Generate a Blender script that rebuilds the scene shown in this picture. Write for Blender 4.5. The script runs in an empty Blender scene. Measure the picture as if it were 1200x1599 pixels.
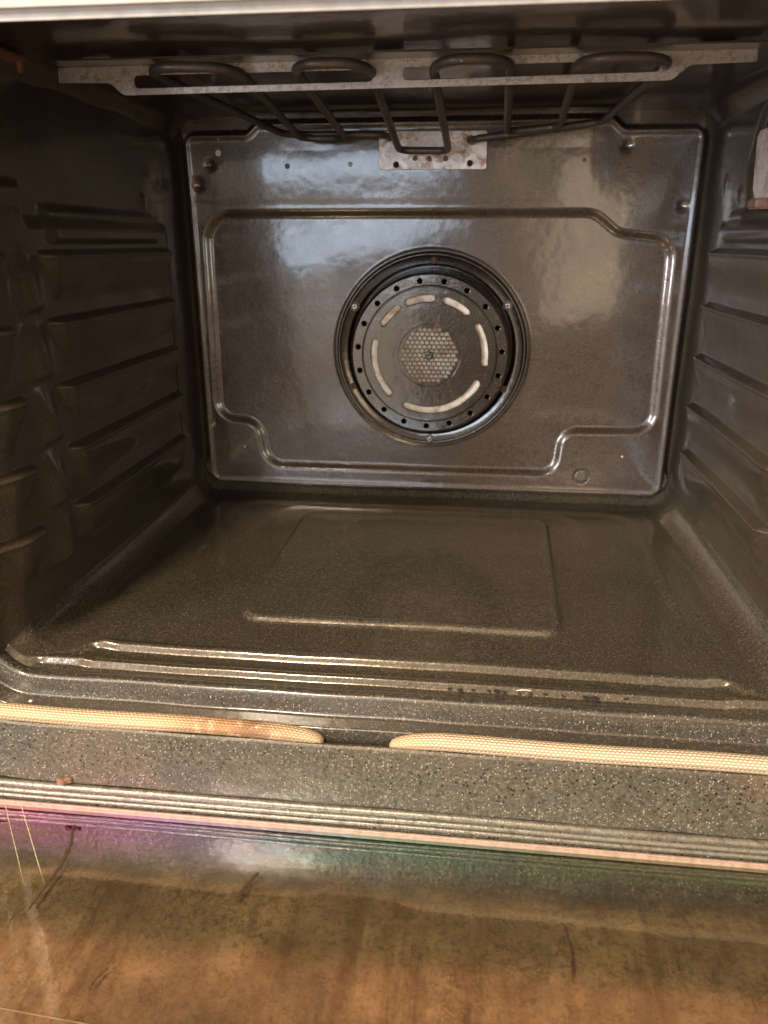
import bpy, math, random
import numpy as np
from mathutils import Matrix, Vector
random.seed(4); rng = np.random.default_rng(7)
S = bpy.context.scene
COL = S.collection

# ------------------------------------------------------------------ camera
cam_loc = np.array([0.04803562, -0.86877578, 0.33265599])
YAW, PITCH = .116181, .339516
cy_, sy_, cp_, sp_ = math.cos(YAW), math.sin(YAW), math.cos(PITCH), math.sin(PITCH)
fwd = Vector((-sy_*cp_, cy_*cp_, -sp_)); rgt = Vector((cy_, sy_, 0)); up = rgt.cross(fwd)
cd = bpy.data.cameras.new('camera'); cam = bpy.data.objects.new('camera', cd); COL.objects.link(cam)
M = Matrix.Identity(4)
for i, v in enumerate((rgt, up, -fwd)):
    for j in range(3): M[j][i] = v[j]
for j in range(3): M[j][3] = cam_loc[j]
cam.matrix_world = M
cd.sensor_fit = 'VERTICAL'; cd.sensor_height = 24; cd.lens = 24*1195.45/1599
cd.clip_start = .01; cd.clip_end = 200
cd.dof.use_dof = True; cd.dof.focus_distance = .60; cd.dof.aperture_fstop = 6.0
S.camera = cam
S.render.resolution_x = 768; S.render.resolution_y = 1024

# ------------------------------------------------------------------ light
w = bpy.data.worlds.new('World'); S.world = w; w.use_nodes = True
nt = w.node_tree; bg = nt.nodes['Background']
tc = nt.nodes.new('ShaderNodeTexCoord'); sx = nt.nodes.new('ShaderNodeSeparateXYZ')
mr = nt.nodes.new('ShaderNodeMapRange'); cr = nt.nodes.new('ShaderNodeValToRGB')
nt.links.new(tc.outputs['Generated'], sx.inputs[0]); nt.links.new(sx.outputs['Z'], mr.inputs[0])
mr.inputs[1].default_value = -1; mr.inputs[2].default_value = 1
nt.links.new(mr.outputs[0], cr.inputs[0])
e = cr.color_ramp.elements
e[0].position = .3; e[0].color = (.36, .24, .15, 1)
e[1].position = .75; e[1].color = (1.30, .98, .70, 1)
e.new(.52).color = (.36, .255, .175, 1)
# the room is brighter on its window side (left) than on its far side
mx_ = nt.nodes.new('ShaderNodeMapRange'); nt.links.new(sx.outputs['X'], mx_.inputs[0])
for i_, v_ in ((1, -.8), (2, .8), (3, 1.75), (4, .38)): mx_.inputs[i_].default_value = v_
vm_ = nt.nodes.new('ShaderNodeVectorMath'); vm_.operation = 'SCALE'
nt.links.new(cr.outputs[0], vm_.inputs[0]); nt.links.new(mx_.outputs[0], vm_.inputs['Scale'])
nt.links.new(vm_.outputs[0], bg.inputs[0]); bg.inputs[1].default_value = .98

def area(name, loc, target, sx_, sy_, power, color, spread=180):
    l = bpy.data.lights.new(name, 'AREA'); l.shape = 'RECTANGLE'; l.size = sx_; l.size_y = sy_
    l.energy = power; l.color = color; l.spread = math.radians(spread)
    o = bpy.data.objects.new(name, l); COL.objects.link(o); o.location = loc
    d = Vector(target) - Vector(loc); o.rotation_euler = d.to_track_quat('-Z', 'Y').to_euler()
    return o
# windows of the kitchen behind the photographer, and the warm ceiling lamp
area('window_light', (-.46, -2.5, .38), (-.46, 0, .38), .68, .26, 7.5, (.62, .78, 1.0))
area('window_light', (-.50, -2.55, -.12), (-.50, 0, -.12), .62, .60, 1.7, (1.0, .88, .76))
area('window_light', (.52, -2.5, .28), (.52, 0, .28), .36, .56, 3.0, (1.0, .80, .56))
area('window_light', (-1.75, -2.35, .55), (.1, -.2, .25), .36, 1.0, 70, (.90, .92, 1.0))
area('window_light', (1.75, -2.4, .50), (-.1, -.1, .25), .16, .9, 11, (.95, .92, .90))
area('ceiling_lamp', (-.6, -2.0, 1.60), (.05, -.3, .1), .30, .30, 70, (1.0, .84, .64))
S.view_settings.view_transform = 'Standard'; S.view_settings.look = 'None'
S.view_settings.exposure = 0.35; S.view_settings.gamma = 1

# ------------------------------------------------------------------ materials
def mat(name):
    m = bpy.data.materials.new(name); m.use_nodes = True
    nt = m.node_tree; b = nt.nodes['Principled BSDF']
    return m, nt, b
class N:
    def __init__(s, nt): s.nt = nt
    def n(s, t, **k):
        o = s.nt.nodes.new(t)
        for a, v in k.items():
            if a.startswith('i_'):
                a = a[2:]; a = int(a) if a.isdigit() else a.replace('_', ' ')
                o.inputs[a].default_value = v
            else: setattr(o, a, v)
        return o
    def l(s, a, b): s.nt.links.new(a, b)
    def coord(s, kind='Object'): return s.n('ShaderNodeTexCoord').outputs[kind]
    def noise(s, sc, det=3, vec=None, rough=.5, dist=0):
        o = s.n('ShaderNodeTexNoise'); o.inputs['Scale'].default_value = sc; o.inputs['Detail'].default_value = det
        o.inputs['Roughness'].default_value = rough; o.inputs['Distortion'].default_value = dist
        if vec is not None: s.l(vec, o.inputs['Vector'])
        return o.outputs['Fac']
    def ramp(s, v, pts):
        o = s.n('ShaderNodeValToRGB'); e = o.color_ramp.elements
        for i, (p, c) in enumerate(pts):
            c = (c, c, c, 1) if isinstance(c, (int, float)) else (*c, 1)
            if i < 2: e[i].position = p; e[i].color = c
            else: q = e.new(p); q.color = c
        s.l(v, o.inputs[0]); return o.outputs[0]
    def math(s, op, a, b=0):
        o = s.n('ShaderNodeMath', operation=op)
        for i, v in enumerate((a, b)):
            if isinstance(v, (int, float)): o.inputs[i].default_value = v
            else: s.l(v, o.inputs[i])
        return o.outputs[0]
    def mix(s, f, a, b):
        o = s.n('ShaderNodeMix', data_type='RGBA')
        for i, v in ((0, f), (6, a), (7, b)):
            if isinstance(v, (int, float)): o.inputs[i].default_value = v
            elif isinstance(v, tuple): o.inputs[i].default_value = (*v, 1)
            else: s.l(v, o.inputs[i])
        return o.outputs[2]
    def bump(s, h, st, dist=.001, prev=None):
        o = s.n('ShaderNodeBump'); o.inputs['Strength'].default_value = st; o.inputs['Distance'].default_value = dist
        s.l(h, o.inputs['Height'])
        if prev is not None: s.l(prev, o.inputs['Normal'])
        return o.outputs[0]

def enamel(name, base, fleck, fscale, frad, rough, peel=.25, fdens=.45, pits=False, stain=None, spec=.5, coat=.55, grain=0, grain_s=560):
    m, nt, b = mat(name); n = N(nt); co = n.coord()
    big = n.noise(9, 4, co, .6); mid = n.noise(60, 4, co, .6)
    c0 = n.ramp(big, [(.3, tuple(x*.75 for x in base)), (.7, tuple(x*1.25 for x in base))])
    if stain: c0 = n.mix(n.ramp(n.noise(5.5, 6, co, .65, .6), [(.52, 0.0), (.68, .6)]), c0, stain)
    v = n.n('ShaderNodeTexVoronoi', i_Scale=fscale); n.l(co, v.inputs['Vector'])
    sep = n.n('ShaderNodeSeparateColor'); n.l(v.outputs['Color'], sep.inputs[0])
    isf = n.math('MULTIPLY', n.math('LESS_THAN', v.outputs['Distance'], frad), n.math('GREATER_THAN', sep.outputs[0], 1-fdens))
    isf = n.math('MULTIPLY', isf, n.math('ADD', n.math('MULTIPLY', sep.outputs[1], .8), .2))
    c1 = n.mix(isf, c0, fleck)
    if grain:
        c1 = n.mix(n.ramp(n.noise(grain_s, 3, co, .8), [(.40, 0.0), (.66, grain)]), c1, tuple(x*.75 for x in fleck))
        c1 = n.mix(n.ramp(n.noise(330, 4, co, .75), [(.30, .75), (.46, 0.0)]), c1, tuple(x*.3 for x in base))
    if pits:
        v2 = n.n('ShaderNodeTexVoronoi', i_Scale=fscale*.42); n.l(co, v2.inputs['Vector'])
        s2 = n.n('ShaderNodeSeparateColor'); n.l(v2.outputs['Color'], s2.inputs[0])
        ip = n.math('MULTIPLY', n.math('LESS_THAN', v2.outputs['Distance'], .23), n.math('GREATER_THAN', s2.outputs[1], .72))
        c1 = n.mix(ip, c1, (.008, .007, .006))
    n.l(c1, b.inputs['Base Color'])
    r = n.ramp(n.noise(22, 5, co, .7, .4), [(.3, rough*.75), (.72, rough*1.35)])
    n.l(r, b.inputs['Roughness'])
    b.inputs['Specular IOR Level'].default_value = spec; b.inputs['Specular Tint'].default_value = (1, .84, .68, 1)
    b.inputs['Coat Weight'].default_value = coat; b.inputs['Coat Roughness'].default_value = .11; b.inputs['Coat IOR'].default_value = 1.45
    bn = n.bump(n.noise(330, 2, co), peel, .0006)
    bn = n.bump(mid, peel*.5, .0012, bn)
    bn = n.bump(big, .25, .006, bn)
    bn = n.bump(isf, .3, .0002, bn)
    n.l(bn, b.inputs['Normal'])
    n.l(n.bump(mid, peel*.28, .0010, n.bump(big, .14, .006)), b.inputs['Coat Normal'])
    return m
M_back = enamel('back_enamel', (.032, .020, .013), (.24, .19, .15), 900, .26, .30, .26, .22, stain=(.050, .034, .022), spec=.55, coat=.7, grain=.30, grain_s=450)
M_wall = enamel('wall_enamel', (.032, .023, .015), (.20, .16, .11), 900, .24, .36, .35, .2, stain=(.045, .036, .026), spec=.5, coat=.7, grain=.22, grain_s=520)
M_floor = enamel('floor_enamel', (.030, .023, .014), (.30, .26, .19), 900, .27, .22, .26, .26, stain=(.046, .036, .022), spec=.6, coat=.75, grain=.20, grain_s=480)
M_lip = enamel('lip_enamel', (.028, .024, .018), (.40, .34, .25), 750, .30, .34, .3, .30, spec=.5, coat=.8, grain=.16)
M_front = enamel('front_enamel', (.036, .032, .023), (.30, .27, .20), 620, .32, .42, .8, .34, pits=True, stain=(.085, .052, .028), spec=.4, coat=.08, grain=.26, grain_s=420)

def metal(name, col, rough, rust=None, metallic=1.0, sc=140, bump=.3, lo=.50, hi=.62):
    m, nt, b = mat(name); n = N(nt); co = n.coord()
    c = n.ramp(n.noise(sc, 5, co, .65), [(.3, tuple(x*.7 for x in col)), (.7, col)])
    if rust: c = n.mix(n.ramp(n.noise(sc*.55, 6, co, .7, .5), [(lo, 0.0), (hi, .85)]), c, rust)
    n.l(c, b.inputs['Base Color']); b.inputs['Metallic'].default_value = metallic
    n.l(n.ramp(n.noise(sc*1.6, 3, co), [(.3, rough*.8), (.7, rough*1.3)]), b.inputs['Roughness'])
    n.l(n.bump(n.noise(sc*2.5, 4, co), bump, .0005), b.inputs['Normal'])
    return m
M_zinc = metal('zinc_plate', (.78, .70, .64), .45, (.26, .13, .07), .55)
M_strip = metal('bracket_steel', (.50, .45, .41), .40, (.24, .19, .15), .75, 420)
M_elem = metal('element_sheath', (.085, .070, .060), .42, (.12, .085, .06), .3, 200, .2)
M_cover = enamel('fan_cover_enamel', (.018, .015, .012), (.3, .26, .2), 900, .24, .16, .22, .2, spec=.5, coat=1.0)
M_backing = metal('fan_backing', (.92, .80, .64), .5, (.42, .22, .10), .15, 95, .2, .49, .64)
M_screw = metal('screw_steel', (.80, .70, .62), .35, (.35, .17, .10), .8, 400)
M_rustscrew = metal('rusty_screw', (.30, .17, .12), .55, (.15, .07, .045), .4, 500)
M_dark = metal('recess_shade', (.006, .005, .005), .7, None, 0)  # near-black colour standing in for shade inside holes and slots
M_cream = metal('brushed_trim', (.30, .27, .235), .5, None, .0, 90, .15)
M_edge = metal('glass_edge', (.33, .22, .16), .4, (.22, .14, .10), .0, 220, .4)
M_hinge = metal('rolled_edge_steel', (.20, .175, .135), .24, (.09, .075, .055), .5, 330, .6)
M_chip = metal('enamel_chip', (.75, .70, .62), .5, None, 0)
M_refl = metal('reflection_tint', (.55, .50, .26), .4, None, 0)  # yellow-green colour of the reflection lines painted on the door glass
M_lamp = metal('lamp_plate', (.80, .68, .58), .38, (.36, .24, .16), .5, 120)
M_crumb = metal('burnt_crumb', (.012, .009, .007), .8, None, 0, 900, 1)
M_brown = metal('brown_crumb', (.20, .10, .05), .7, (.08, .04, .02), 0, 500, 1)
M_hair = metal('pale_fibre', (.7, .62, .48), .5, None, 0)
M_stain = metal('dried_grease', (.055, .026, .010), .45, (.03, .015, .007), 0, 300, .6)

def gasket_mat():
    m, nt, b = mat('braided_fibreglass'); n = N(nt)
    uv = n.coord('UV'); co = n.coord()
    s = n.n('ShaderNodeSeparateXYZ'); n.l(uv, s.inputs[0])
    U, V = s.outputs['X'], s.outputs['Y']     # metres along, metres round
    k = 2*math.pi
    wob = n.math('MULTIPLY', n.noise(160, 2, co), .0006)
    row = n.math('FLOOR', n.math('DIVIDE', V, .0021))
    odd = n.math('MULTIPLY', n.math('MODULO', row, 2), .00145)
    cu = n.math('COSINE', n.math('MULTIPLY', n.math('ADD', n.math('ADD', U, odd), wob), k/.0029))
    cv = n.math('COSINE', n.math('ADD', n.math('MULTIPLY', V, k/.0021), math.pi))
    h = n.math('ADD', n.math('MULTIPLY', cu, .25), n.math('MULTIPLY', cv, .28))
    h = n.math('ADD', h, .5)
    c = n.ramp(h, [(.10, (.17, .095, .045)), (.50, (.42, .32, .20)), (.9, (.60, .50, .36))])
    sx = n.n('ShaderNodeSeparateXYZ'); n.l(co, sx.inputs[0])
    burn = n.math('MULTIPLY', n.ramp(n.math('ABSOLUTE', n.math('ADD', sx.outputs['X'], .105)), [(.015, 1.0), (.055, 0.0)]),
                  n.ramp(n.math('ADD', n.noise(70, 5, co, .7), n.math('MULTIPLY', sx.outputs['Z'], 8.0)), [(.50, 0.0), (.64, .95)]))
    c = n.mix(burn, c, (.09, .035, .015))
    tan = n.math('MULTIPLY', n.ramp(sx.outputs['X'], [(.0, .55), (.06, .08)]), n.ramp(n.noise(30, 4, co), [(.35, .3), (.65, 1.0)]))
    c = n.mix(tan, c, (.50, .27, .10))
    n.l(c, b.inputs['Base Color']); b.inputs['Roughness'].default_value = .7
    n.l(n.bump(h, .9, .0008), b.inputs['Normal'])
    return m
M_gasket = gasket_mat()

def grime_colour(n, co, base, dark, drip_c, lo=.46, hi=.54):
    film = n.noise(125, 3, co, .6, 1.0)
    worm = n.ramp(film, [(lo-.015, 0.0), (.50, 1.0), (hi+.015, 0.0)])
    patch = n.ramp(n.noise(26, 4, co, .7), [(.40, .10), (.60, 1.0)])
    mp = n.n('ShaderNodeMapping'); mp.inputs['Scale'].default_value = (1, .13, 1); n.l(co, mp.inputs[0])
    drip = n.ramp(n.noise(95, 4, mp.outputs[0], .65, .4), [(.50, 0.0), (.66, 1.0)])
    spots = n.n('ShaderNodeTexVoronoi', i_Scale=85.0); n.l(n.coord(), spots.inputs[0])
    sc_ = n.n('ShaderNodeSeparateColor'); n.l(spots.outputs['Color'], sc_.inputs[0])
    edge = n.math('ADD', spots.outputs['Distance'], n.math('MULTIPLY', n.noise(420, 2, co), .12))
    sp = n.math('MULTIPLY', n.math('LESS_THAN', edge, n.math('ADD', .07, n.math('MULTIPLY', sc_.outputs[2], .12))), n.math('GREATER_THAN', sc_.outputs[0], .66))
    cl = n.ramp(n.noise(34, 5, co, .7), [(.30, tuple(x*.62 for x in base)), (.70, tuple(x*1.25 for x in base))])
    dc = n.mix(n.math('MULTIPLY', worm, n.math('MULTIPLY', patch, .75)), cl, dark)
    dc = n.mix(n.math('MULTIPLY', drip, .50), dc, drip_c)
    dc = n.mix(n.ramp(n.noise(260, 4, co, .7), [(.36, .55), (.50, 0.0)]), dc, dark)
    return n.mix(sp, dc, (.035, .018, .008)), worm
def grime_mat(name, base, dark, drip_c, rough=.45):
    m, nt, b = mat(name); n = N(nt); co = n.coord()
    c, worm = grime_colour(n, co, base, dark, drip_c)
    n.l(c, b.inputs['Base Color']); b.inputs['Roughness'].default_value = rough
    n.l(n.bump(worm, .5, .0005), b.inputs['Normal'])
    return m
def glass_mat():
    m = bpy.data.materials.new('door_glass'); m.use_nodes = True
    nt = m.node_tree; nt.nodes.clear(); n = N(nt); co = n.coord()
    s = n.n('ShaderNodeSeparateXYZ'); n.l(co, s.inputs[0])
    X, Y = s.outputs['X'], s.outputs['Y']
    mp = n.n('ShaderNodeMapping'); mp.inputs['Scale'].default_value = (.10, 1, 1); n.l(co, mp.inputs[0])
    st = n.noise(160, 5, mp.outputs[0], .7)
    wn = n.math('MULTIPLY', n.math('SUBTRACT', n.noise(42, 5, co, .7), .5), .026)
    # coating iridescence, a reflected sheen painted as fixed colours near the hinge edge
    xx = n.math('ADD', n.math('MULTIPLY', X, 1.6), n.math('ADD', .5, n.math('MULTIPLY', n.math('SUBTRACT', st, .5), .22)))
    irid = n.ramp(xx, [(.06, (.85, .38, .50)), (.16, (.66, .30, .68)), (.30, (.42, .36, .66)), (.42, (.30, .44, .54)), (.55, (.26, .48, .40)), (.78, (.42, .48, .34))])
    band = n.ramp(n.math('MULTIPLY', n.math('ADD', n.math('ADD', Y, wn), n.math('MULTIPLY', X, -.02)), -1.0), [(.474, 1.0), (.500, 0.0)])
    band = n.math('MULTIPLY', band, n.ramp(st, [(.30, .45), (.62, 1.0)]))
    glo = n.n('ShaderNodeBsdfGlossy'); glo.inputs['Roughness'].default_value = .05
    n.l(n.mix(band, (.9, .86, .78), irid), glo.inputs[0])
    n.l(n.bump(n.noise(150, 3, co, .6, 1.0), .10, .0003), glo.inputs['Normal'])
    tr = n.n('ShaderNodeBsdfTransparent'); n.l(n.mix(band, (.92, .89, .80), (.35, .30, .30)), tr.inputs[0])
    fr = n.n('ShaderNodeFresnel', i_IOR=1.55)
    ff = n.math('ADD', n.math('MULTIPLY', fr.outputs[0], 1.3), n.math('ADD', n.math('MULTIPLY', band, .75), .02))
    ge = n.n('ShaderNodeNewGeometry'); ff = n.math('MULTIPLY', ff, n.math('SUBTRACT', 1.0, ge.outputs['Backfacing']))
    m2 = n.n('ShaderNodeMixShader'); n.l(ff, m2.inputs[0]); n.l(tr.outputs[0], m2.inputs[1]); n.l(glo.outputs[0], m2.inputs[2])
    out = n.n('ShaderNodeOutputMaterial'); n.l(m2.outputs[0], out.inputs[0])
    return m
M_glass = glass_mat()
def plain(name, col, rough=.5, metallic=0, sc=40, var=.25):
    m, nt, b = mat(name); n = N(nt); co = n.coord()
    n.l(n.ramp(n.noise(sc, 5, co, .6), [(.3, tuple(x*(1-var) for x in col)), (.7, tuple(x*(1+var) for x in col))]), b.inputs['Base Color'])
    b.inputs['Roughness'].default_value = rough; b.inputs['Metallic'].default_value = metallic
    return m
def inner_mat():
    m, nt, b = mat('greasy_inner_pane'); n = N(nt); co = n.coord()
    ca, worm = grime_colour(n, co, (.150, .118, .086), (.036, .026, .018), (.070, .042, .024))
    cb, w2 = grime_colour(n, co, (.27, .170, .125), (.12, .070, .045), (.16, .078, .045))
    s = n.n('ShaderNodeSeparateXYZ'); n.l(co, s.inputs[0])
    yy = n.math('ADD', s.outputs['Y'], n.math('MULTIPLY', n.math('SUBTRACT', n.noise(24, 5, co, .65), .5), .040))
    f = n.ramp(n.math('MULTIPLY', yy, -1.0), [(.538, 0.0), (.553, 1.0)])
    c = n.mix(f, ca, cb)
    mp = n.n('ShaderNodeMapping'); mp.inputs['Scale'].default_value = (1, .10, 1); n.l(co, mp.inputs[0])
    c = n.mix(n.ramp(n.noise(48, 5, mp.outputs[0], .7), [(.50, 0.0), (.72, .75)]), c, (.055, .030, .018))
    c = n.mix(n.ramp(n.noise(11, 3, co, .6), [(.42, .0), (.66, .55)]), c, (.050, .038, .028))
    n.l(c, b.inputs['Base Color']); b.inputs['Roughness'].default_value = .45
    n.l(n.bump(worm, .3, .0004), b.inputs['Normal'])
    return m
M_inner = inner_mat()
M_black = plain('black_print', (.02, .02, .022), .35)

# ------------------------------------------------------------------ helpers
def empty(name, parent=None, loc=(0, 0, 0)):
    o = bpy.data.objects.new(name, None); COL.objects.link(o); o.location = loc; o.parent = parent
    o.empty_display_size = .05; return o
def link(name, me, m, parent=None, smooth=True):
    o = bpy.data.objects.new(name, me); COL.objects.link(o)
    if m: me.materials.clear(); me.materials.append(m)
    if smooth: me.polygons.foreach_set('use_smooth', [True]*len(me.polygons))
    o.parent = parent; return o
def grid(name, P, m, parent, flip=False, uv=None, closed_v=False):
    """P: (nu,nv,3) array of points -> one mesh"""
    nu, nv = P.shape[:2]
    idx = np.arange(nu*nv).reshape(nu, nv)
    if closed_v: idx = np.hstack([idx, idx[:, :1]])
    a, b, c, d = idx[:-1, :-1], idx[1:, :-1], idx[1:, 1:], idx[:-1, 1:]
    f = np.stack([a, b, c, d] if not flip else [a, d, c, b], -1).reshape(-1, 4)
    me = bpy.data.meshes.new(name)
    me.vertices.add(nu*nv); me.vertices.foreach_set('co', P.reshape(-1).astype(np.float32))
    me.loops.add(f.size); me.loops.foreach_set('vertex_index', f.reshape(-1).astype(np.int32))
    me.polygons.add(len(f)); me.polygons.foreach_set('loop_start', np.arange(0, f.size, 4, dtype=np.int32))
    me.polygons.foreach_set('loop_total', np.full(len(f), 4, dtype=np.int32))
    me.update(); me.validate()
    if uv is not None:
        l = me.uv_layers.new(name='UVMap'); l.data.foreach_set('uv', uv.reshape(-1, 2)[f.reshape(-1)].reshape(-1).astype(np.float32))
    return link(name, me, m, parent)
def smooth(t): t = np.clip(t, 0, 1); return t*t*(3-2*t)
def fillet(pts, rad, closed=True, n=8):
    """round the corners of a polyline (2-D or 3-D), radius per vertex"""
    pts = [np.array(p, float) for p in pts]; N_ = len(pts); out = []
    if np.isscalar(rad): rad = [rad]*N_
    for i in range(N_):
        if not closed and i in (0, N_-1): out.append(pts[i]); continue
        p, a, b = pts[i], pts[i-1], pts[(i+1) % N_]
        u, v = a-p, b-p; lu, lv = np.linalg.norm(u), np.linalg.norm(v); u /= lu; v /= lv
        ang = math.acos(max(-1, min(1, float(u@v))))
        t = min(rad[i]/math.tan(ang/2), lu*.49, lv*.49) if ang < 3.1 else 0
        if t < 1e-5: out.append(p); continue
        r = t*math.tan(ang/2); cen = p+(u+v)/np.linalg.norm(u+v)*(r/math.sin(ang/2))
        p0, p1 = p+u*t-cen, p+v*t-cen
        om = math.pi-ang
        for k in range(n+1):
            s = k/n; out.append(cen+(math.sin((1-s)*om)*p0+math.sin(s*om)*p1)/math.sin(om))
    return np.array(out)
def sdf(px, pz, poly):
    """signed distance (negative inside) of points to closed polygon"""
    d2 = np.full(px.shape, 1e9); ins = np.zeros(px.shape, bool)
    for i in range(len(poly)):
        ax, az = poly[i]; bx, bz = poly[(i+1) % len(poly)]
        ex, ez = bx-ax, bz-az; L = ex*ex+ez*ez
        if L < 1e-14: continue
        t = np.clip(((px-ax)*ex+(pz-az)*ez)/L, 0, 1)
        d2 = np.minimum(d2, (px-ax-t*ex)**2+(pz-az-t*ez)**2)
        cr = ((az > pz) != (bz > pz))
        if abs(ez) > 1e-12: ins ^= cr & (px < ex*(pz-az)/ez+ax)
    return np.where(ins, -1, 1)*np.sqrt(d2)
def plate(name, loops, thick, m, parent, bevel=0., mapf=None):
    """flat plate with holes: loops in 2-D, first is the outline; mapf turns (u,v,w) into x,y,z (w toward viewer)"""
    cu = bpy.data.curves.new(name, 'CURVE'); cu.dimensions = '2D'; cu.fill_mode = 'BOTH'
    cu.extrude = thick/2; cu.bevel_depth = bevel; cu.bevel_resolution = 2; cu.offset = -bevel
    for lp in loops:
        sp = cu.splines.new('POLY'); sp.points.add(len(lp)-1)
        for q, p in zip(sp.points, lp): q.co = (p[0], p[1], 0, 1)
        sp.use_cyclic_u = True
    t = bpy.data.objects.new('tmp', cu); COL.objects.link(t)
    dg = bpy.context.evaluated_depsgraph_get(); dg.update()
    me = bpy.data.meshes.new_from_object(t.evaluated_get(dg)); bpy.data.objects.remove(t); bpy.data.curves.remove(cu)
    me.name = name
    for v in me.vertices: v.co = mapf(*v.co)
    me.update()
    o = link(name, me, m, parent, smooth=False)
    return o
def tube(name, pts, r, m, parent, ns=12, taper=None):
    pts = np.array(pts, float); n = len(pts); T = np.gradient(pts, axis=0); T /= np.linalg.norm(T, axis=1)[:, None]
    up = np.array([0, 0, 1.]) if abs(T[0][2]) < .9 else np.array([1., 0, 0])
    P = np.zeros((n, ns, 3)); u = up-T[0]*(up@T[0]); u /= np.linalg.norm(u)
    for i in range(n):
        u = u-T[i]*(u@T[i]); u /= np.linalg.norm(u); v = np.cross(T[i], u)
        rr = r if taper is None else r*taper[i]
        for k in range(ns):
            a = 2*math.pi*k/ns; P[i, k] = pts[i]+rr*(math.cos(a)*u+math.sin(a)*v)
    return grid(name, P, m, parent, closed_v=True)
def lathe(name, prof, centre, m, parent, ns=128, axis='y'):
    """profile (r,h); h goes toward the door (-y) for axis y"""
    a = np.linspace(0, 2*math.pi, ns, endpoint=False)
    P = np.zeros((len(prof), ns, 3))
    for i, (r, h) in enumerate(prof):
        c, s = r*np.cos(a), r*np.sin(a)
        if axis == 'y': P[i] = np.stack([centre[0]+c, np.full(ns, centre[1]-h), centre[2]+s], -1)
        elif axis == '-x': P[i] = np.stack([np.full(ns, centre[0]-h), centre[1]+c, centre[2]+s], -1)
        else: P[i] = np.stack([centre[0]+c, centre[1]+s, np.full(ns, centre[2]+h)], -1)
    return grid(name, P, m, parent, closed_v=True, flip=(axis != 'y'))
def box(name, x0, x1, y0, y1, z0, z1, m, parent, bev=.001):
    import bmesh
    bm = bmesh.new(); bmesh.ops.create_cube(bm, size=1)
    for v in bm.verts: v.co = ((x0+x1)/2+v.co.x*(x1-x0), (y0+y1)/2+v.co.y*(y1-y0), (z0+z1)/2+v.co.z*(z1-z0))
    if bev: bmesh.ops.bevel(bm, geom=bm.edges[:], offset=bev, segments=3, affect='EDGES')
    me = bpy.data.meshes.new(name); bm.to_mesh(me); bm.free(); return link(name, me, m, parent, smooth=False)
def circ(x, y, r, n=28): return [(x+r*math.cos(2*math.pi*k/n), y+r*math.sin(2*math.pi*k/n)) for k in range(n)]
def gauss(d, s): return np.exp(-(d/s)**2)

# ------------------------------------------------------------------ the oven
oven = empty('oven')
oven['label'] = 'used built-in oven seen through its open door, dark speckled enamel cavity with round fan cover'
oven['category'] = 'oven'

# rear panel ---------------------------------------------------------------
FC = (-.0007, .2165)       # fan centre
def rear():
    xs = np.linspace(-.288, .288, 560); zs = np.linspace(.028, .474, 440)
    X, Z = np.meshgrid(xs, zs, indexing='ij')
    out = fillet([(-.270, .052), (.270, .052), (.270, .4425), (.190, .4425), (.178, .4525), (-.188, .4525), (-.200, .4425), (-.270, .4425)],
                 [.018, .018, .014, .006, .006, .006, .006, .014])
    d = sdf(X, Z, out)
    h = .013*(1-smooth((d+.0045)/.006))                 # raised pressed panel
    h += .0012*gauss(d+.0055, .0030)
    rec = fillet([(-.250, .361), (.166, .361), (.192, .341), (.2475, .335), (.2495, .1315), (.150, .1295), (.146, .0785), (-.196, .0785), (-.203, .1320), (-.2515, .1345)],
                 [.030, .030, .025, .022, .022, .020, .020, .024, .022, .022])
    d2 = sdf(X, Z, rec)
    h -= .0048*(1-smooth((d2+.0055)/.011))              # recessed field
    h += .050*np.where(Z > .366, Z-.366, 0)*smooth((Z-.366)/.01)*smooth((.20-X)/.05)
    rr = np.hypot(X-FC[0], Z-FC[1])
    h += .0008*gauss(rr-.1075, .0022)
    h = np.where(rr < .0955, h-.030*smooth((.0965-rr)/.004), h)
    for x, z, r, a in ((.1924, .4231, .0046, -.0030), (.2521, .3667, .0042, -.0030), (-.2541, .3903, .0055, -.0022), (-.2395, .4097, .0040, -.0035),
                       (-.256, .1286, .004, -.002), (.02, .4, .06, .0010), (-.12, .405, .05, .0010), (.13, .40, .05, .0012)):
        h += a*gauss(np.hypot(X-x, Z-z), r)
    h += -.0006*gauss(np.hypot(X-.1762, Z-.0759)-.0078, .0012)
    s = np.sin(X*23+1.3)*np.sin(Z*17+.4)*.0008+np.sin(X*51+Z*13)*.00025+np.sin(Z*61-X*9)*.0002
    h += s*np.clip(-d/.03, 0, 1)
    P = np.stack([X, .013-h, Z], -1)
    return grid('rear_panel', P, M_back, oven)
rear_p = rear()

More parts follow.
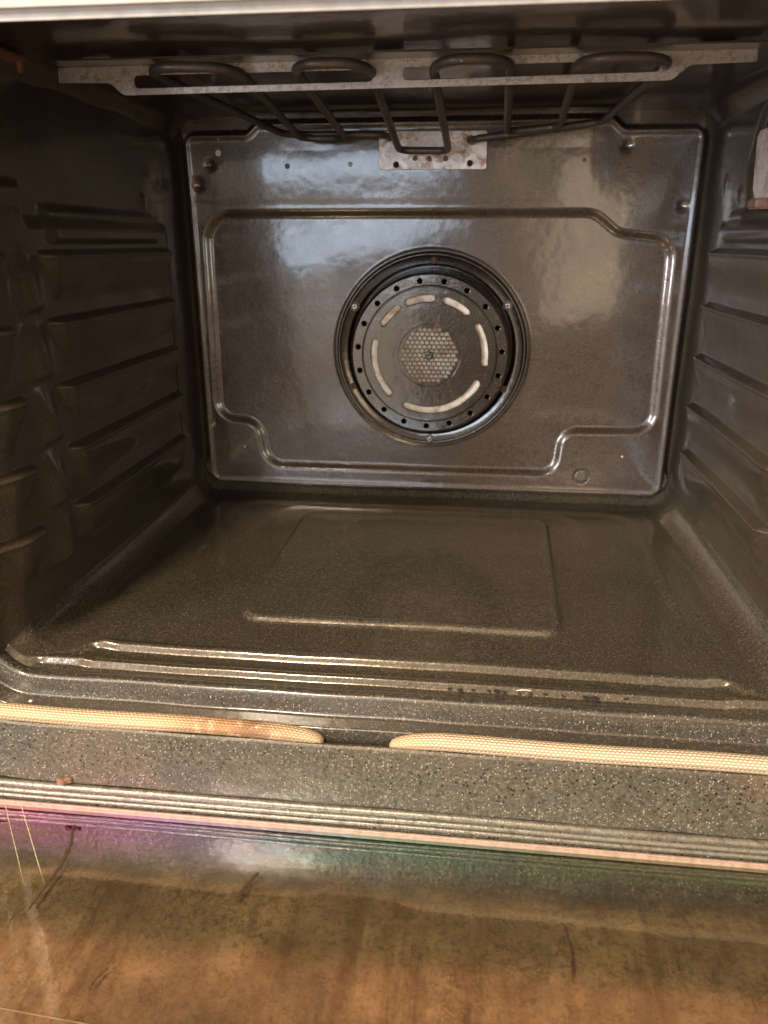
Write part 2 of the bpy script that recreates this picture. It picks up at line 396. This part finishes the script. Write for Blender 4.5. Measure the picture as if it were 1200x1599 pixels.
def tilt(x, z): return float(.050*max(0, z-.366))
def rear_details():
    # keyhole slot with the pale hole behind it, and studs
    def mp(x0, y0, z0): return lambda u, v, w: (x0+u, y0-tilt(x0, z0)-w, z0+v)
    plate('slot_tab', [fillet([(-.0045, -.009), (.0045, -.009), (.0045, .009), (-.0045, .009)], .002), circ(0, .002, .0032)], .0008, M_back, rear_p, .0004, mp(-.2297, -.0012, .4190))
    lathe('slot_hole', [(.0034, 0), (.0001, .0003)], (-.2297, -.0006-tilt(0, .421), .4210), M_chip, rear_p, 20)
    for x, z, r, m in ((-.1558, .4077, .0026, M_rustscrew), (-.0885, .4089, .0022, M_screw), (.1507, .4106, .0019, M_rustscrew), (-.2287, .4344, .0018, M_screw), (-.2295, .4040, .0017, M_screw)):
        lathe('stud', [(r*1.1, -.002), (r, .0008), (r*.85, .0018), (r*.4, .0024), (.0001, .0025)], (x, -tilt(x, z), z), m, rear_p, 20)
    for x, z, r in ((-.2216, .1005, .0013), (.2198, .1018, .0014), (.025, .1155, .0012), (.245, .295, .0011)):
        lathe('enamel_chip', [(r, -.0003), (r*.8, .0005), (.0001, .0006)], (x, -.0003, z), M_chip, rear_p, 14)
rear_details()

# fan cover ------------------------------------------------------------------
def fan():
    H = .030
    prof = [(.1062, -.003), (.1060, -.0005), (.1050, .0018), (.1036, .0026), (.1022, .0018), (.1008, .0008), (.0945, .0008), (.0933, .0004), (.0924, -.0015), (.0920, -.006),
            (.0916, -.020), (.0900, -.0225), (.0885, -.020), (.0878, -.005), (.0872, .012), (.0866, .0235), (.0857, .0275), (.0838, .0290), (.0826, .0287)]
    prof = [(r, h) for r, h in prof]
    c = (FC[0], -.001, FC[1])
    body = lathe('fan_cover', prof, c, M_cover, oven, 160)
    mp = lambda h: (lambda u, v, w: (c[0]+u, c[1]-h-w, c[2]+v))
    A = np.linspace(0, 2*math.pi, 19, endpoint=False)+math.radians(-8.3)
    ring = [circ(0, 0, .0840, 128), circ(0, 0, .0690, 128)]+[circ(.0780*math.sin(a), .0780*math.cos(a), .0027, 20) for a in A]
    plate('rim_ring', ring, .0012, M_cover, body, .0006, mp(H-.0020))
    def slot(a0, a1, R=.0598, hw=.0035):
        a0, a1 = math.radians(a0), math.radians(a1); p = []
        n = max(6, int((a1-a0)/.06))
        e = hw/R
        a0 += e; a1 -= e
        for k in range(n+1): a = a0+(a1-a0)*k/n; p.append(((R+hw)*math.sin(a), (R+hw)*math.cos(a)))
        cx, cz = R*math.sin(a1), R*math.cos(a1)
        for k in range(1, 8): t = math.pi*k/8; aa = a1; p.append((cx+hw*(math.cos(t)*math.sin(aa)+math.sin(t)*math.cos(aa)), cz+hw*(math.cos(t)*math.cos(aa)-math.sin(t)*math.sin(aa))))
        for k in range(n+1): a = a1-(a1-a0)*k/n; p.append(((R-hw)*math.sin(a), (R-hw)*math.cos(a)))
        cx, cz = R*math.sin(a0), R*math.cos(a0)
        for k in range(1, 8): t = math.pi*k/8; aa = a0; p.append((cx+hw*(-math.cos(t)*math.sin(aa)-math.sin(t)*math.cos(aa)), cz+hw*(-math.cos(t)*math.cos(aa)+math.sin(t)*math.sin(aa))))
        return p
    slots = [slot(-26, 5), slot(13, 43), slot(56, 100), slot(116, 207), slot(223, 286), slot(301, 328)]
    plate('slotted_face', [circ(0, 0, .0718, 128), circ(0, 0, .0330, 96)]+slots, .0020, M_cover, body, .0007, mp(H))
    holes = []; p = .0052
    for j in range(-8, 9):
        for i in range(-8, 9):
            x = (i+.5*(j % 2))*p; z = j*p*.866
            q = math.hypot(x, z)
            if .0048 < q < .0305: holes.append(circ(x, z, .0022, 12))
    plate('perforated_centre', [circ(0, 0, .0334, 96)]+holes, .0010, M_cover, body, .0003, mp(H+.0003))
    lathe('rim_bead', [(.0738, -.001), (.0732, .0006), (.0722, .0014), (.0710, .0010), (.0704, -.001)], (c[0], c[1]-H+.0006, c[2]), M_cover, body, 128)
    lathe('centre_boss', [(.0046, 0), (.0044, .001), (.0034, .0017), (.0018, .0012), (.0001, .0010)], (c[0], c[1]-H-.0006, c[2]), M_cover, body, 24)
    lathe('backing_disc', [(.0680, 0), (.0001, 0)], (c[0], c[1]-H+.0036, c[2]), M_backing, body, 64)
    # screws round the flange
    for x, z, kind in ((-.0856, .2651, 1), (.0818, .2672, 1), (.0005, .1170, 1), (.0008, .3135, 0), (-.0885, .1762, 0), (.0820, .1762, 0)):
        r = .0040 if kind else .0030
        mm = M_screw if kind else M_rustscrew
        hd = lathe('screw', [(r*1.28, -.0008), (r*1.28, .0002), (r*1.18, .0005), (r*.98, .0005), (r*.95, .0014), (r*.7, .0021), (r*.55, .0022), (.0001, .0019)], (x, -.0022, z), mm, body, 28)
        ww, ll = r*.13, r*.62; rot = random.random()*1.5
        cr_ = [(-ww, -ll), (ww, -ll), (ww, -ww), (ll, -ww), (ll, ww), (ww, ww), (ww, ll), (-ww, ll), (-ww, ww), (-ll, ww), (-ll, -ww), (-ww, -ww)]
        cr_ = [(a*math.cos(rot)-b*math.sin(rot), a*math.sin(rot)+b*math.cos(rot)) for a, b in cr_]
        plate('cross_slot_shade', [cr_], .0006, M_dark, body, 0, (lambda x, z: (lambda u, v, w: (x+u, -.0044-w, z+v)))(x, z))  # dark cross laid on the head, painting the shade of its slot
fan()

# side walls -----------------------------------------------------------------
LZ = [.3235, .2750, .2262, .1770, .1290]
def saw(z):
    h = np.zeros_like(z)
    for i, zi in enumerate(LZ):
        up_ = smooth((zi+.0035-z)/.0045)                 # flat shelf on top
        nxt = (LZ[i+1]+.012) if i < 4 else zi-.040
        down = 1-smooth((zi-.003-z)/(zi-.003-nxt))
        h += .0088*up_*np.where(z < zi-.003, down, 1)+.0019*gauss(z-zi+.001, .0019)
    return h
def wall(side, name):
    ys = np.linspace(-.428, .020, 420); zs = np.linspace(.050, .470, 640)
    Y, Z = np.meshgrid(ys, zs, indexing='ij')
    dist = np.zeros_like(Z)+1
    # distance under the ledge of each cell, used to round the ledge ends downwards
    q = np.full_like(Z, .0)
    for i, zi in enumerate(LZ):
        c = (Z <= zi+.004) & (Z > (LZ[i+1]+.004 if i < 4 else 0)); q[c] = (zi+.004-Z[c])
    e = .020*smooth(q/.036)
    rearw = smooth((-.058-Y)/.022)*smooth((Y+.308-e*.9+.006)/.014)
    frontw = smooth((-.352+e*.2-Y-e)/.016)
    h = saw(Z)*np.maximum(rearw, frontw*.85)
    h += .0040*smooth((.352-Z)/.012)*smooth((-.052-Y)/.018)*smooth((Z-.085)/.02)
    # pressed pillar between the two sets of ledges
    for zi in LZ:
        dz = (Z-(zi-.024))
        h += .0065*gauss(Y+.332+dz*.12, .013)*smooth((zi+.010-Z)/.03)*smooth((Z-zi+.042)/.008)*(1-np.maximum(rearw, frontw*.8))
    # shallow square emboss above the first ledge
    lz = smooth((.361-Z)/.008)*smooth((Z-.330)/.006)*smooth((-.085-Y)/.010)*smooth((Y+.300)/.02)
    h += .0035*lz
    h += .006*smooth((.375-Z)/.008)*smooth((Z-.338)/.02)*smooth((-.315-Y)/.012)*smooth((Y+.40)/.02)
    if side > 0:
        lm = sdf(Y, Z, fillet([(-.225, .345), (-.13, .352), (-.118, .40), (-.135, .435), (-.225, .435)], .015, n=4))
        h += -.0040*(1-smooth((lm+.006)/.012))
    h += .0011*gauss(np.hypot(Y+.060, Z-.385), .006)+.0025*gauss(np.hypot(Y+.107, Z-.371), .005)
    h += (.0012*np.sin(Y*19+1+side)*np.sin(Z*15)+.0003*np.sin(Y*61+Z*37)+.0003*np.sin(Z*83-Y*21))
    # front and rear seams
    h -= .010*smooth((-.385-Y)/.028)
    h = np.where(Y > 0.0, h+.012*smooth((Y-.002)/.018), h)
    k_ = smooth((Z-.066)/.03); h = h*k_ + (1-k_)*(-.0008-.010*smooth((-.385-Y)/.028))
    X = side*(.2760-h)
    return grid(name, np.stack([X, Y, Z], -1), M_wall, oven, flip=side < 0)
wl = wall(-1, 'side_wall'); wr = wall(1, 'side_wall')
wl['label'] = 'left side wall in shade with pressed rack ledges'; wr['label'] = 'right side wall with pressed rack ledges and lamp plate'

# floor pan --------------------------------------------------------------------
def floor():
    Rr = .024; xc = .277-Rr
    flat = np.linspace(-xc, xc, 400); a = np.linspace(0, math.pi/2, 22)[1:]
    U = np.concatenate([-xc-Rr*a[::-1], flat, xc+Rr*a])
    over = np.clip(np.abs(U)-xc, 0, None)/Rr
    Xs = np.sign(U)*(np.minimum(np.abs(U), xc)+Rr*np.sin(over)); Zs = Rr*(1-np.cos(over))
    ys = np.concatenate([np.linspace(.018, -.36, 260), np.linspace(-.361, -.4155, 150)])
    X, Y = np.meshgrid(Xs, ys, indexing='ij'); Z = .040+np.repeat(Zs[:, None], len(ys), 1)
    # central raised field
    d = sdf(X, Y, fillet([(-.135, -.062), (.134, -.060), (.125, -.3245), (-.1348, -.3225)], .016))
    Z += .0042*(1-smooth((d+.0022)/.0048))+.0006*gauss(d+.004, .0025)
    # soft dish edge at the sides/rear
    d3 = sdf(X, Y, fillet([(-.215, -.035), (.222, -.035), (.218, -.60), (-.22, -.60)], .03))
    Z += .0016*smooth((d3+.004)/.014)
    d4 = sdf(X, Y, fillet([(-.160, -.045), (.160, -.043), (.175, -.60), (-.19, -.60)], .03))
    Z += .0012*smooth((d4+.003)/.016)*smooth((Y+.20)/.12)
    # rear roll
    Z += .012*smooth((Y-.001)/.016)
    # sill steps
    xe = .232-(-.374-Y)*0; hw = .246+(-.385-Y)*.9
    side_ = smooth((hw-np.abs(X))/.010)
    s1 = smooth((-.3745-Y)/.0038)
    s2 = smooth((-.3998-Y)/.0034)
    Z += .0014*gauss(Y+.3725, .0030)*side_
    Z += (-.0042*s1)*side_
    Z += .0046*smooth((-.3880-Y)/.010)*side_*(1-s2)
    Z += (-.0002)*s2*side_
    for x, y, r in ((-.0184, -.211, .0050), (.0408, -.2493, .0040), (-.0189, -.3217, .0050)):
        Z += .00035*gauss(np.hypot(X-x, (Y-y))-r, .0007)
    Z += (.0006*np.sin(X*21+.6)*np.sin(Y*17+1)+.00015*np.sin(X*70+Y*40))*smooth((.262-np.abs(X))/.03)
    tk = smooth((-.4040-Y)/.006); Z = Z*(1-tk)+tk*(.0360+np.repeat(Zs[:, None], len(ys), 1))
    X = X*(1+.050*smooth((-.385-Y)/.028))
    return grid('floor_pan', np.stack([X, Y, Z], -1), M_floor, oven, flip=True)
floor()

# ceiling ------------------------------------------------------------------------
def ceiling():
    Rr = .024; xc = .277-Rr
    flat = np.linspace(-xc, xc, 120); a = np.linspace(0, math.pi/2, 14)[1:]
    U = np.concatenate([-xc-Rr*a[::-1], flat, xc+Rr*a]); over = np.clip(np.abs(U)-xc, 0, None)/Rr
    Xs = np.sign(U)*(np.minimum(np.abs(U), xc)+Rr*np.sin(over)); Zs = Rr*(1-np.cos(over))
    ys = np.linspace(.018, -.428, 120)
    X, Y = np.meshgrid(Xs, ys, indexing='ij'); Z = .4600-np.repeat(Zs[:, None], len(ys), 1)
    Z += -.0030*smooth((sdf(X, Y, fillet([(-.19, -.03), (.18, -.03), (.18, -.2), (-.19, -.2)], .03, n=4)))/.01)+.001*np.sin(X*23)*np.sin(Y*19)
    Z += -.008*smooth((-.405-Y)/.02)
    X = X*(1+.050*smooth((-.385-Y)/.028))
    return grid('cavity_ceiling', np.stack([X, Y, Z], -1), M_wall, oven)
ceiling()

# mouth flange: profile swept round the rounded opening ---------------------------
def sweep(name, prof, m, rc=.030, z0=.0367, z1=.452, hx=.290, npc=14):
    prof = np.array(prof)
    base = []
    for cx, cz, a0 in ((hx-rc, z0+rc, -90), (hx-rc, z1-rc, 0), (-hx+rc, z1-rc, 90), (-hx+rc, z0+rc, 180)):
        for k in range(npc+1):
            a = math.radians(a0+90*k/npc); base.append((cx, cz, math.cos(a), math.sin(a)))
    # long straight runs get extra stations so the surface ripples
    st = []
    for i in range(len(base)):
        p, q = base[i], base[(i+1) % len(base)]
        L = math.hypot(p[0]-q[0], p[1]-q[1]); k = 60 if L > .1 else 1
        for j in range(k):
            t = j/k; st.append(tuple(p[c]+(q[c]-p[c])*t for c in range(4)))
    P = np.zeros((len(prof), len(st), 3))
    for i, (d, y) in enumerate(prof):
        for j, (cx, cz, nx, nz) in enumerate(st):
            wv = .0003*math.sin(cx*47+1)*math.sin(cx*21+cz*30)
            P[i, j] = (cx+nx*(rc+d), y+wv, cz+nz*(rc+d)+wv)
    return grid(name, P, m, oven, closed_v=True, flip=True)
def rnd(pts, r): return fillet([(a, b) for a, b in pts], r, closed=False, n=6)
sweep('mouth_flange', rnd([(.0010, -.4080), (-.0002, -.4120), (-.0002, -.4180), (.0166, -.4190), (.0152, -.4348), (.0290, -.4340), (.0300, -.4280)], [0, .004, .0030, .0022, .0012, .003, 0]), M_lip)
fz = [(.0320, -.4300), (.0232, -.4400), (.0215, -.4438), (.0235, -.4452), (.0690, -.4475), (.0700, -.43)]
front = sweep('front_frame', rnd(fz, [0, .001, .0010, .0012, .002, 0]), M_front)
# outer cabinet stiles and the control panel edge overhead
box('cabinet_side', -.400, -.340, -.4470, .05, -.12, .56, M_front, oven)
box('cabinet_side', .340, .400, -.4470, .05, -.12, .56, M_front, oven)
box('upper_frame', -.400, .400, -.4960, -.4480, .4560, .60, M_front, oven, .002)
ctl = box('control_panel', -.420, .420, -.5090, -.5000, .4232, .60, M_cream, oven, .004)

# sill gaskets ----------------------------------------------------------------------
def gasket(x0, x1, taper_at):
    n = 260; ns = 36; xs = np.linspace(x0, x1, n); P = np.zeros((n, ns, 3)); uv = np.zeros((n, ns+1, 2))
    for i, x in enumerate(xs):
        d = abs(x-taper_at); t = min(1, d/.040); s = math.sqrt(max(0, 1-(1-t)**2))
        rz = .0056*(.25+.75*s); ry = .0062*(.45+.55*s)
        cz = .0188-.0060*(1-s)+.0005*math.sin(x*37); cy = -.4385
        for k in range(ns):
            a = 2*math.pi*k/ns
            P[i, k] = (x, cy-ry*math.cos(a), cz+rz*math.sin(a)); uv[i, k] = (x+1, k/ns*.039+.01)
    g = grid('gasket_rope', P, M_gasket, oven, closed_v=True, uv=uv[:, :ns])
    return g
gl = gasket(-.330, -.0435, -.0435); gl['label'] = 'left length of braided fibreglass gasket rope with a scorched patch'
gr = gasket(.0015, .330, .0015); gr['label'] = 'right length of pale braided fibreglass gasket rope'

# broil element -------------------------------------------------------------------
path = [(-.047, .004, .433), (-.050, -.026, .4335), (-.152, -.030, .4350), (-.190, -.292, .4465), (-.121, -.292, .4445), (-.1345, -.030, .4310), (-.0885, -.030, .4302), (-.083, -.292, .4460),
        (-.030, -.292, .4455), (-.0345, -.032, .4185), (.0148, -.032, .4175), (.0126, -.292, .4460), (.0640, -.292, .4460), (.0713, -.030, .4340), (.1221, -.030, .4380), (.1085, -.292, .4450),
        (.168, -.292, .4440), (.162, -.030, .4415), (.040, -.026, .4285), (.036, .004, .4281)]
tube('broil_element', fillet(path, [0, .010, .016, .022, .022, .014, .014, .022, .022, .011, .011, .022, .022, .012, .012, .022, .022, .016, .010, 0], closed=False, n=10), .0034, M_elem, oven, 14)

# hanging bracket across the cavity ---------------------------------------------------
o = fillet([(-.2595, .4516), (-.2602, .4415), (-.2215, .4407), (-.2120, .4325), (.1725, .4345), (.1830, .4435), (.2255, .4443), (.2250, .4520)], [.0005, .001, .008, .008, .008, .008, .001, .0005])
s1 = fillet([(-.2030, .4371), (-.0295, .4380), (-.0295, .4452), (-.2030, .4452)], .0032)
s2 = fillet([(-.0085, .4383), (.1640, .4400), (.1640, .4470), (-.0085, .4462)], .0030)
brk = plate('element_bracket', [o, s1, s2], .0010, M_strip, oven, .0004, lambda u, v, w: (u, -.270-w, v))
box('bracket_flange', -.2595, .2250, -.290, -.2690, .4515, .4527, M_wall, brk, .0004)
for x in (-.230, -.0190, .200):
    box('hanger_tab', x-.010, x+.010, -.2695, -.2560, .4500, .4620, M_strip, brk, .0006)

# terminal plate ---------------------------------------------------------------------
tp = fillet([(-.058, .4030), (.0530, .4026), (.0525, .4385), (-.0580, .4390)], .0025)
hl = [circ(-.040, .4078, .0030, 18), circ(.036, .4085, .0030, 18), circ(-.0205, .4135, .0022, 14), circ(-.0060, .4130, .0022, 14), circ(.0110, .4130, .0024, 14), circ(.036, .4305, .0040, 18), circ(-.047, .4335, .0040, 18)]
tpl = plate('terminal_plate', [tp]+hl, .0012, M_zinc, oven, .0004, lambda u, v, w: (u, -.0052-w, v))
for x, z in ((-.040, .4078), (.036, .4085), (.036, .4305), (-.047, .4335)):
    lathe('hole_shade_disc', [(.0036, 0), (.0001, 0)], (x, -.0040, z), M_dark, tpl, 16)  # dark disc added behind each hole to paint the shade of its depth
for x, z, _ in ((-.0205, .4135, 0), (-.0060, .4130, 0), (.0110, .4130, 0)):
    lathe('screw', [(.0026, 0), (.0024, .001), (.0012, .0016), (.0001, .0016)], (x, -.0058, z), M_rustscrew, tpl, 16)

# lamp plate on the right wall, probe clip on the left wall -----------------------------
lp = fillet([(-.270, .3645), (-.1730, .3645), (-.1640, .3730), (-.1570, .4120), (-.1620, .4165), (-.27, .4165)], .003)
lam = plate('lamp_plate', [lp], .0030, M_lamp, oven, .0012, lambda u, v, w: (.2700-w, u, v))
box('plate_clip', .262, .276, -.195, -.1735, .3570, .3650, M_rustscrew, lam, .0015)
pc = box('probe_clip', -.282, -.262, -.345, -.309, .4470, .4510, M_rustscrew, oven, .001)
box('clip_foot', -.2665, -.2630, -.3150, -.3100, .4405, .4480, M_rustscrew, pc, .001)

# ------------------------------------------------------------------ door
door = empty('open_door', oven)
ZG = -.0500
# rolled edges of the front frame above the glass
def roll(y, z, r, name='rolled_edge', m=M_hinge):
    pts = [(x, y+.0002*math.sin(x*30), z+.0003*math.sin(x*17+1)) for x in np.linspace(-.345, .345, 60)]
    return tube(name, pts, r, m, door, 16)
roll(-.4478, -.0345, .0028); roll(-.4492, -.0392, .0021); roll(-.4505, -.0428, .0017)
box('hinge_bar', -.345, .345, -.4500, -.4300, -.060, -.0350, M_front, door, .001)
gp = box('glass_pane', -.2900, .3200, -.92, -.4535, ZG-.004, ZG, M_glass, door, 0)
box('glass_edge', -.345, .345, -.4535, -.4508, ZG-.005, ZG+.0035, M_edge, door, .0008)
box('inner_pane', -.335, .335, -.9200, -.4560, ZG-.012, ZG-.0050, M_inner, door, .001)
for x0, x1 in ((-.345, -.2905), (.3205, .345)):
    box('door_stile', x0, x1, -.93, -.4540, ZG-.040, ZG+.001, M_black, door, .002)
box('door_end', -.2905, .3205, -.96, -.921, ZG-.040, ZG+.001, M_black, door, .002)
box('door_skin', -.345, .345, -.96, -.4540, ZG-.050, ZG-.0405, M_black, door, .002)
def rod(p0, p1, r, m, name): return tube(name, [tuple(np.array(p0)+(np.array(p1)-np.array(p0))*t) for t in np.linspace(0, 1, 30)], r, m, door, 8, taper=[(.55+.45*math.sin(i*1.9)**2)*min(1, (29.5-i)/9) for i in range(30)])
rod((-.2620, -.4545, ZG+.0002), (-.2085, -.519, ZG+.0002), .00026, M_refl, 'reflection_line')  # thin added rods painting two reflection lines on the glass
rod((-.2745, -.4545, ZG+.0002), (-.2200, -.522, ZG+.0002), .00020, M_refl, 'reflection_line')
rod((-.2600, -.592, ZG-.0046), (-.02, -.607, ZG-.0046), .0005, M_edge, 'reflection_rod')  # added pale rods under the glass, drawing a reflection as solid lines
rod((-.2600, -.601, ZG-.0046), (-.06, -.622, ZG-.0046), .0005, M_edge, 'reflection_rod')
def streak(pts, wd):
    pts = np.array(pts, float); n = 24; t = np.linspace(0, 1, n)
    k = np.linspace(0, 1, len(pts)); xs = np.interp(t, k, pts[:, 0])+rng.normal(0, .0003, n); ys = np.interp(t, k, pts[:, 1])
    P = np.zeros((n, 5, 3))
    for i in range(n):
        ww = wd*(.35+.65*math.sin(math.pi*min(1, t[i]*.9+.08)))*(1+.3*rng.normal())
        for j, f in enumerate((-1, -.5, 0, .5, 1)):
            P[i, j] = (xs[i]+f*abs(ww), ys[i], ZG+.0001+.00025*(1-f*f))
    grid('grease_streak', P, M_stain, gp)
streak([(-.216, -.4670), (-.2090, -.4850), (-.2060, -.5050), (-.2080, -.538)], .0017)
streak([(-.0775, -.4940), (-.0820, -.5060), (-.0850, -.5180)], .0019)
streak([(.1180, -.4580), (.1220, -.4625), (.1225, -.4680)], .0006)
streak([(.1130, -.5100), (.1160, -.5300), (.1150, -.5500)], .0009)
streak([(-.1420, -.5700), (-.1460, -.5780), (-.1465, -.5840)], .0010)

# ------------------------------------------------------------------ loose crumbs
def crumb(x, y, z, r, m, label, cat, name, group=None, flat=.5, sq=1.0):
    import bmesh
    bm = bmesh.new(); bmesh.ops.create_icosphere(bm, subdivisions=3, radius=r)
    ph = rng.random(6)*6
    for v in bm.verts:
        c = v.co/r; k = 1+.25*math.sin(c.x*3+ph[0])*math.sin(c.y*4+ph[1])+.15*math.sin(c.z*7+ph[2]+c.x*6)
        v.co = v.co*k; v.co.z *= flat; v.co.x *= sq
    me = bpy.data.meshes.new(name); bm.to_mesh(me); bm.free()
    o = link(name, me, m); o.location = (x, y, z); o['label'] = label; o['category'] = cat
    if group: o['group'] = group
    return o
ORD = 'first second third fourth fifth sixth seventh eighth ninth tenth eleventh twelfth thirteenth'.split()
for k, (x, r) in enumerate(((.040, .0011), (.047, .0013), (.056, .0009), (.067, .0010), (.073, .0016), (.078, .0010), (.088, .0008), (.096, .0009), (.106, .0010), (.118, .0009), (.133, .0015), (.139, .0018), (.160, .0010))):
    crumb(x, -.4040+rng.normal(0, .0006), .0386, r, M_crumb, 'tiny black burnt crumb on the cavity sill, %s from the left in its row' % ORD[k], 'crumb', 'burnt_crumb', 'burnt crumbs along the sill', .4, 1.5)
crumb(-.2300, -.4478, -.0290, .0036, M_brown, 'brown crumb resting on the rolled edge below the left gasket', 'crumb', 'brown_crumb', None, .7, 1.5)
crumb(-.2560, -.4320, .0245, .0014, M_hair, 'tiny white crumb on the lip above the left gasket rope', 'crumb', 'white_crumb')
t = np.linspace(0, 1, 14)
h = tube('fibre', [(.0860+.010*a, -.4020+.004*a*a-.003*a, .0392+.0012*math.sin(math.pi*a)) for a in t], .00035, M_hair, None, 6)
h['label'] = 'short curved pale fibre lying on the sill among the black crumbs'; h['category'] = 'fibre'
